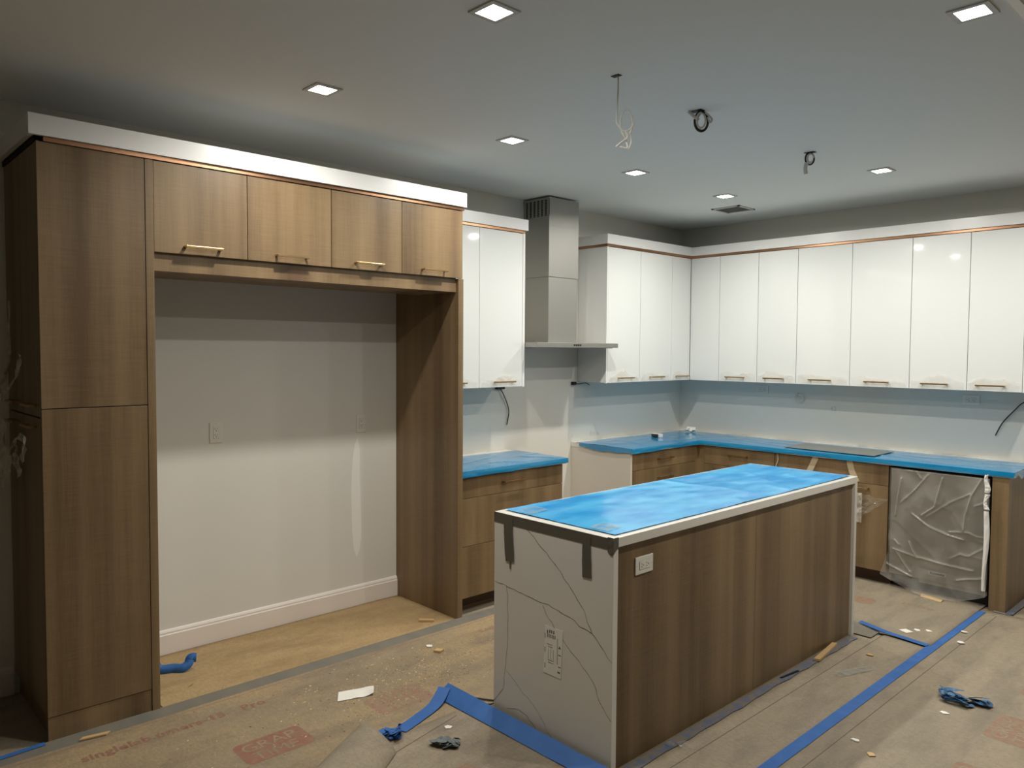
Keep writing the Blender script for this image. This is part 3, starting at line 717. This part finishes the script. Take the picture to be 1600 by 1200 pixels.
wall_wire([(.012, -2.375, 1.39), (.02, -2.345, 1.345), (.016, -2.30, 1.27), (.014, -2.277, 1.205), (.012, -2.285, 1.14), (.01, -2.294, 1.10)], .004, 'wire_black', 'thin dark wire hanging on the wall under the cabinet left of the hood', (.001, .03, -2.41, -2.33, 1.375, 1.402))
wall_wire([(.012, -1.545, 1.402), (.02, -1.49, 1.392), (.016, -1.40, 1.398), (.014, -1.345, 1.38)], .0035, 'wire_black', 'short dark wire poking from the wall right of the hood gap', (.001, .03, -1.565, -1.525, 1.385, 1.412))
wall_wire([(1.20, -.004, 1.315), (1.175, -.02, 1.29), (1.18, -.025, 1.262), (1.215, -.02, 1.245), (1.245, -.02, 1.26), (1.24, -.02, 1.30), (1.205, -.025, 1.305)], .006, 'wire_white', 'loop of pale cable sticking out of the splash wall above the sink')
wall_wire([(2.90, -.005, 1.335), (2.84, -.02, 1.325), (2.79, -.02, 1.27), (2.72, -.015, 1.18), (2.676, -.012, 1.084)], .004, 'wire_black', 'dark wire drooping from the splash wall near the end panel')

# ------------------------------------------------------------------ plastic scraps on the pantry doors
def scrap(pts, wd, seed, label):
    P = spline([Vector((x, YA-.056, z)) for x, z in pts], 6)
    mb = MB().grid(lambda u, v: (lambda p: (p.x+(v-.5)*wd*(.6+.7*abs(noise.noise(Vector((u*4, seed, 0))))), p.y-.02*noise.noise(Vector((u*5, v*3, seed))), p.z+(v-.5)*wd*.5))(P[min(len(P)-1, int(u*(len(P)-1)))]), 20, 5)
    tag(mb.build('plastic_scrap', 'haze_plastic', None, smooth=True), label, 'plastic', 'plastic scraps on the pantry door handles')
scrap([(.37, 1.86), (.35, 1.72), (.32, 1.60), (.24, 1.53), (.12, 1.47), (.06, 1.44)], .05, 1.1, 'long pale plastic strip hanging on an upper pantry door')
scrap([(.56, 1.62), (.50, 1.55), (.40, 1.50), (.27, 1.47), (.16, 1.44)], .10, 2.6, 'wide pale plastic scrap on an upper pantry door')
scrap([(.10, 1.33), (.16, 1.28), (.18, 1.20), (.22, 1.12), (.26, 1.06)], .14, 4.4, 'bunched pale plastic hanging on a lower pantry door by the wall')
scrap([(.30, 1.20), (.42, 1.26), (.55, 1.30), (.60, 1.26), (.60, 1.20)], .06, 6.1, 'looped pale plastic scrap on a lower pantry door')
scrap([(.42, 1.24), (.46, 1.18), (.50, 1.12)], .07, 7.7, 'small pointed plastic scrap below a lower pantry door handle')

# ------------------------------------------------------------------ floor papers
def sheet(name, x0, x1, y0, y1, z, m, label, step=.05, amp=.003, seed=0):
    nu = max(2, int((x1-x0)/step)); nv = max(2, int((y1-y0)/step))
    mb = MB().grid(lambda u, v: (x0+(x1-x0)*u, y0+(y1-y0)*v, z+amp*(.5+.5*noise.noise(Vector((x0+(x1-x0)*u, (y0+(y1-y0)*v)*1.0, seed))*3))), nu, nv)
    # skirt so that the sheet has thickness
    o = mb.build(name, m, None, smooth=True)
    if o.data.polygons[0].normal.z < 0: o.data.flip_normals()
    md = o.modifiers.new('thickness', 'SOLIDIFY'); md.thickness = .0015; md.offset = -1
    return tag(o, label, 'floor paper', 'paper sheets protecting the floor')
sheet('kraft_paper', .018, .70, -5.06, -3.302, .0022, 'kraft', 'brown kraft paper covering the floor of the fridge alcove', .04, .006, 2)
shA = sheet('floor_paper', .655, 1.74, -9.0, -1.2, .0110, 'paper_dusty', 'dusty grey-brown floor paper between the fridge surround and the island', .06, 0, 4)
shB = sheet('floor_paper', 1.60, 2.62, -9.0, -4.03, .0125, 'paper_grey', 'grey-brown floor paper in front of the island marble end', .06, 0, 5)
shC = sheet('floor_paper', 2.40, 2.80, -4.03, -1.60, .0045, 'paper_grey', 'narrow grey-brown floor paper between the island front and the long blue tape', .06, 0, 6)
shD = sheet('floor_paper', 2.795, 7.5, -9.0, -.66, .0075, 'paper_grey', 'wide grey-brown floor paper beyond the long blue tape', .08, 0, 7)
shE = sheet('floor_paper', .56, 2.80, -1.60, -.54, .0125, 'paper_grey', 'grey-brown floor paper in the aisle before the sink cabinet', .04, 0, 8)
# border band and printed lines of the aisle paper
MB().grid(lambda u, v: (.657+.095*u, -9+7.7*v, .0113+.0014*math.sin(u*3.14)), 4, 90).build('paper_border', 'paper_edge', shA, smooth=True)
box(.775, .780, -9, -1.3, .0110, .0114).build('printed_line', 'red_faint', shA)
def ztext(x, y, z): return Matrix(((0, -1, 0, x), (1, 0, 0, y), (0, 0, 1, z), (0, 0, 0, 1)))
for y_, m_ in ((-5.455, 'red_print'), (-3.35, 'red_faint')):
    text_mb('singlelab.umers-15', .074, ztext(.935, y_, .0114), 0, 1.06).build('printed_lettering', m_, shA)
    text_mb('Pro', .074, ztext(.935, y_+.665, .0114), 0, 1.06).build('printed_lettering', m_, shA)
def logo(x0, y0, z, parent, m, w=.185, l=.30, words=('GRAP', 'TIME')):
    # rounded red box with the letters left open, as thin print pieces
    r = .03; pts = []
    for cx, cy, a in ((x0+w-r, y0+l-r, 0), (x0+r, y0+l-r, 90), (x0+r, y0+r, 180), (x0+w-r, y0+r, 270)):
        for k in range(5): pts.append((cx+r*math.cos(math.radians(a+22.5*k)), cy+r*math.sin(math.radians(a+22.5*k)), z))
    MB().add(pts, [tuple(range(len(pts)))]).build('printed_logo', m, parent)
    pm = 'paper_dusty' if parent is shA else 'paper_grey'
    for i, wd in enumerate(words):
        text_mb(wd, .095, Matrix(((0, -.95, 0, x0+.084+.083*i), (1, 0, 0, y0+.024+.016*i), (0, 0, 1, z+.0002), (0, 0, 0, 1))), 0, 1.0, 'LEFT', 0).build('logo_lettering', pm, parent)
logo(1.225, -4.975,   .0114, shA, 'red_print'); logo(1.225, -4.345,   .0114, shA, 'red_faint')
logo(1.225, -2.6,   .0114, shA, 'red_faint')
logo(3.31, -2.52, .0079, shD, 'red_faint', .2, .29); logo(3.31, -1.93, .0079, shD, 'red_faint', .2, .29); logo(3.31, -3.12, .0079, shD, 'red_faint', .2, .29)
logo(1.98, -1.14, .0129, shE, 'red_faint', .3, .14); 
for t_, x_ in (('15', 2.40), ('Pro', 2.50)): text_mb(t_, .07, Matrix(((1, 0, 0, x_), (0, 1, 0, -.95), (0, 0, 1, .0129), (0, 0, 0, 1)))).build('printed_lettering', 'red_faint', shE)
box(2.905, 2.909, -8, -.75, .0074, .0079).build('printed_line', 'grey_print', shD)
box(2.543, 2.547, -4.02, -1.62, .0043, .0049).build('printed_line', 'grey_print', shC)
MB().ribbon([(1.636, -4.10, .0129), (1.72, -4.5, .0129), (1.83, -5.0, .0129)], .005).build('printed_line', 'grey_print', shB)
logo(1.98, -4.62, .0129, shB, 'red_faint')
# faint pencil notes on the splash walls
text_mb('42', .055, Matrix(((1, 0, 0, 1.472), (0, 0, -1, -.0004), (0, 1, 0, 1.185), (0, 0, 0, 1))), 0, 1, 'LEFT', 0).build('pencil_note', 'pencil', wb)
text_mb('Rhm', .055, Matrix(((0, 0, 1, .0004), (1, 0, 0, -1.32), (0, 1, 0, .945), (0, 0, 0, 1))), 0, 1.3, 'LEFT', 0).build('pencil_note', 'pencil', wl)
# tape
TB = 'blue painter tape on the floor paper'
def ftape(pts, w, m, label, n=None, wob=.05): tag(MB().ribbon(pts, w, n=n, wob=wob).build('painter_tape', m), label, 'tape', TB)
ftape([(2.812, y, .0105) for y in (-8.5, -6, -5, -4, -3.4, -2.5, -1.6, -1.0, -.72)], .055, 'tape_blue', 'long straight blue tape strip across the floor beside the island', 6)
ftape([(2.385, -1.545, .03), (2.46, -1.553, .022), (2.56, -1.572, .0155), (2.68, -1.59, .0145), (2.79, -1.605, .014)], .045, 'tape_blue', 'short blue tape strip from the island corner to the long tape', 5)
tag(MB().grid(lambda u, v: (1.43+1.03*u, -3.985-.075*v, .045*(1-v)*(1-.3*u)+.0165+.003*noise.noise(Vector((u*8, v*2, 1)))), 40, 5).build('painter_tape', 'tape_blue', None, smooth=True), 'blue tape strip along the foot of the island marble end', 'tape', TB)
ftape([(1.445, -4.02, .055), (1.50, -4.12, .022), (1.545, -4.25, .0165), (1.575, -4.345, .0165), (1.583, -4.372, .0165)], .062, 'tape_blue', 'curved blue tape strip along the loose edge of the floor paper', 6)
ftape([(2.445, y, .0095) for y in (-3.9, -3.4, -3.0, -2.6, -2.2, -1.78)], .045, 'tape_faded', 'dusty faded blue tape along the foot of the island front panel', 6, .5)
ftape([(.685, -6.6, .0155), (.685, -5.8, .0155), (.672, -5.53, .0155)], .03, 'tape_blue', 'blue tape strip on the floor beside the pantry cabinet', 5)
ftape([(2.865, -.655, .0105), (2.965, -.655, .0105), ], .03, 'tape_faded', 'faded blue tape piece at the foot of the thick end panel', None)
ftape([(2.95, -.65, .0105), (2.955, -.35, .0105), (2.955, -.02, .0105)], .04, 'tape_faded', 'faded blue tape along the outer side of the end panel', 4)
# lifted paper corner by the island far end
def flap(u, v):
    x = 2.36+.16*u; y = -1.72+.115*v; return (x, y, .012+.035*(v**2)*(1-u)**1.2)
o = MB().grid(flap, 10, 10).build('paper_flap', 'paper_edge', None, smooth=True); tag(o, 'lifted grey paper corner beside the island far end', 'paper')
tag(MB().grid(lambda u, v: (2.35+.20*u, -1.60+.024*v-.02*u, .0105+.026*math.sin(math.pi*min(1, .15+u*.85))*(1-u)*v+.001), 14, 4).build('flap_shade_strip', 'black', None, smooth=True), 'curved black strip as painted shade under the lifted paper by the island far end', 'strip')  # black sheet stands in for the shade in the gap under the flap
# curled-up paper roll near the bottom
def curl(u, v):
    rx = 1.555+.34*u; y = -4.49-.60*u; h = .066*(1-.1*u)
    c = -math.cos(math.pi*v); x = rx+(.10 if c < 0 else .17+.08*u)*c; z = h*max(0, 1-abs(c)**2)**.55
    return (x, y-.02*math.sin(math.pi*v)*(1-u), .0135+z)
o = MB().grid(curl, 24, 36).build('paper_curl', 'paper_grey', None, smooth=True); md = o.modifiers.new('thickness', 'SOLIDIFY'); md.thickness = .002
tag(o, 'grey paper edge curled up into a roll on the floor', 'paper')

# ------------------------------------------------------------------ debris
def wad(name, c, size, m, label, seed, n=7, w=.028, flat=.35):
    rnd = random.Random(seed); mb = MB()
    for k in range(n):
        pts = []
        p = Vector((rnd.uniform(-1, 1)*size[0]*.5, rnd.uniform(-1, 1)*size[1]*.5, rnd.uniform(.1, .5)*size[0]*flat))
        for q in range(5):
            pts.append(Vector(c)+p+Vector((0, 0, .008))); p = p+Vector((rnd.uniform(-1, 1)*size[0]*.55, rnd.uniform(-1, 1)*size[1]*.55, rnd.uniform(-.3, .3)*size[0]*flat)); p.z = min(max(p.z, .002), size[0]*flat)
            p.x = max(-size[0], min(size[0], p.x)); p.y = max(-size[1], min(size[1], p.y))
        mb.ribbon(pts, w*rnd.uniform(.6, 1.1), up=(rnd.uniform(-.7, .7), rnd.uniform(-.7, .7), 1), n=5)
    zmin = min(v[2] for v in mb.v); mb.v = [(v[0], v[1], v[2]-zmin+c[2]) for v in mb.v]
    return tag(mb.build(name, m, None, smooth=False), label, 'tape wad')
wad('tape_wad', (3.165, -2.235, .0085), (.12, .06), 'rag_blue', 'crumpled dark blue tape wad on the floor beyond the long tape', 3, 14)
wad('tape_wad', (1.815, -4.29, .0145), (.055, .05), 'rag_grey', 'crumpled grey tape wad on the floor before the island marble end', 11, 8)
wad('tape_wad', (1.60, -4.43, .0145), (.045, .05), 'tape_blue', 'blue tape wad stuck to the curled paper roll', 21, 8, .035, .8)
# scrap of blue tape in the alcove
mb = MB().ribbon([(.20, -4.985, .012), (.235, -4.955, .045), (.26, -4.93, .012), (.285, -4.875, .010), (.315, -4.84, .010), (.318, -4.81, .025), (.312, -4.795, .05), (.325, -4.77, .05)], .045, up=(1, -.5, .4), n=6)
zmin = min(v_[2] for v_ in mb.v); mb.v = [(a_, b_, c_-zmin+.006) for a_, b_, c_ in mb.v]
tag(mb.build('tape_curl', 'tape_blue', None, smooth=True), 'curled blue tape piece on the kraft paper in the alcove', 'tape')
def slab(name, pts, z, h, m, label, cat, group=None):
    return tag(MB().prism([(x, y, z) for x, y in pts], (0, 0, h)).build(name, m), label, cat, group)
slab('wood_offcut', [(.985, -3.735), (1.02, -3.715), (1.008, -3.68), (.973, -3.70)], .0117, .012, 'scrap_wood', 'small square wood offcut on the dusty floor paper', 'wood scrap')
slab('wood_offcut', [(.535, -3.505), (.60, -3.44), (.585, -3.425), (.52, -3.49)], .008, .012, 'scrap_wood', 'narrow wood offcut on the kraft paper near the gable panel', 'wood scrap')
slab('wood_offcut', [(.745, -5.42), (.765, -5.32), (.748, -5.30), (.727, -5.40)], .0138, .006, 'scrap_wood', 'flat wood offcut at the foot of the pantry cabinet', 'wood scrap')
slab('wood_stick', [(2.448, -2.29), (2.475, -2.275), (2.437, -1.975), (2.412, -1.985)], .0105, .012, 'scrap_wood', 'pale wooden stick leaning at the foot of the island', 'wood scrap')
slab('black_shim', [(2.432, -2.63), (2.442, -2.625), (2.462, -2.48), (2.450, -2.48)], .0105, .004, 'black', 'thin black shim at the foot of the island front', 'shim')
slab('white_card', [(2.585, -1.475), (2.635, -1.50), (2.66, -1.455), (2.61, -1.43)], .0135, .003, 'paper_white', 'small white card on the floor by the short blue tape', 'card')
o = MB().grid(lambda u, v: ((1.07+.085*u+.055*v), -4.41+.035*(1-u)+.165*v-.02*u, .0125+.012*max(0, v-.75)*4*(u)+.004*noise.noise(Vector((u*3, v*3, 1)))+.002), 8, 14).build('paper_sheet', 'paper_white', None, smooth=True)
tag(o, 'torn white paper sheet with faint print on the dusty floor paper', 'paper')
o = MB().grid(lambda u, v: (2.585+.095*v+.045*u, -2.36+.24*v-.035*u, .0085+.004*abs(math.sin(v*4+u*2))), 10, 18).build('plastic_bag', 'tape_clear', None, smooth=True)
tag(o, 'small clear plastic bag on the floor between island and long tape', 'bag')
crumple('plastic_shard', (2.49, -3.56, .0065), .028, 'clear_plastic', 'crumpled clear plastic piece on the floor below the island outlet', 'plastic', 5, .3, 2)
crumple('plastic_shard', (2.445, -3.60, .0105), .018, 'clear_plastic', 'tiny clear plastic piece against the island foot', 'plastic', 9, .3, 2)
tag(MB().tube(spline([(1.50, -4.0, .013), (1.55, -3.945, .017), (1.62, -3.90, .017), (1.725, -3.82, .016), (1.74, -3.70, .016)], 6), .004).build('dark_cord', 'wire_black'), 'thin dark cord on the floor beside the island', 'cord')
tag(MB().tube(spline([(1.565, -3.985, .02), (1.62, -3.955, .017), (1.665, -3.925, .018), (1.68, -3.90, .025)], 6), .004).build('dark_cord', 'wire_black'), 'short bent dark wire end behind the blue tape', 'cord')
slab('kraft_fold', [(.52, -5.05), (.66, -5.05), (.69, -4.80), (.60, -4.74), (.52, -4.86)], .009, .0015, 'kraft', 'folded kraft paper corner by the pantry cabinet', 'paper')
slab('kraft_fold', [(.35, -5.05), (.50, -5.05), (.55, -4.93), (.49, -4.85), (.36, -4.95)], .0085, .0015, 'kraft', 'loose kraft paper scrap by the pantry cabinet', 'paper')
o = MB().grid(lambda u, v: (2.44+.14*u, -.70+.05*v-.03*u, .0135+.014*math.sin(math.pi*v)*(1-.5*u)), 8, 6).build('paper_scrap', 'scrap_wood', None, smooth=True); tag(o, 'tan paper scrap under the dishwasher plastic', 'paper')
rnd = random.Random(5)
small = [(1400, 1005), (1386, 1008)]
for i, (x, y, m, lab) in enumerate(((2.66, -1.40, 'paper_white', 'white chip beside the small card on the aisle paper'), (2.71, -1.36, 'paper_white', 'tiny white chip near the crossing of the blue tapes'),
        (2.86, -1.22, 'paper_white', 'white flake on the wide paper near the end panel'), (2.90, -1.42, 'paper_white', 'white flake beside the printed floor line'),
        (3.13, -2.42, 'paper_white', 'crumpled white flake beside the dark blue tape wad'), (2.96, -2.98, 'paper_white', 'curled white flake between long tape and printed line'),
        (3.05, -3.05, 'scrap_wood', 'small tan flake on the wide floor paper'), (1.70, -4.20, 'paper_white', 'white chip by the grey tape wad'),
        (.90, -3.70, 'paper_white', 'white chip near the square wood offcut'), (2.62, -1.98, 'scrap_wood', 'tan curl on the narrow paper by the island'))):
    s = .02; pts = [(x+s*rnd.uniform(.5, 1)*math.cos(a)*1.3, y+s*rnd.uniform(.5, 1)*math.sin(a)) for a in (0, 1.2, 2.4, 3.6, 5)]
    slab('debris_flake', pts, .0125 if x < 1.75 or y > -1.6 else .0085, .004, m, lab, 'debris', 'flakes of debris on the floor')
# sawdust: stuff nobody could count
mb = MB()
for k in range(1500):
    cl = rnd.random()
    if cl < .75: x, y = rnd.gauss(1.15, .13), rnd.gauss(-4.0, .30)
    else: x, y = rnd.uniform(.8, 1.7), rnd.uniform(-5.2, -3.0)
    if x > 1.43 or x < .66: continue
    s = rnd.uniform(.002, .0075); a = rnd.uniform(0, 6.28); e = rnd.uniform(.4, 1); z = .0112
    c_, s_ = math.cos(a)*s, math.sin(a)*s
    mb.add([(x-c_, y-s_, z), (x+s_*e*.6, y-c_*e*.6, z), (x+c_, y+s_, z), (x, y, z+s*.5)], [(0, 1, 3), (1, 2, 3), (2, 0, 3), (0, 2, 1)])
o = mb.build('sawdust', 'dust'); o['kind'] = 'stuff'; o['label'] = 'pale sawdust chips scattered on the floor paper'; o['category'] = 'sawdust'
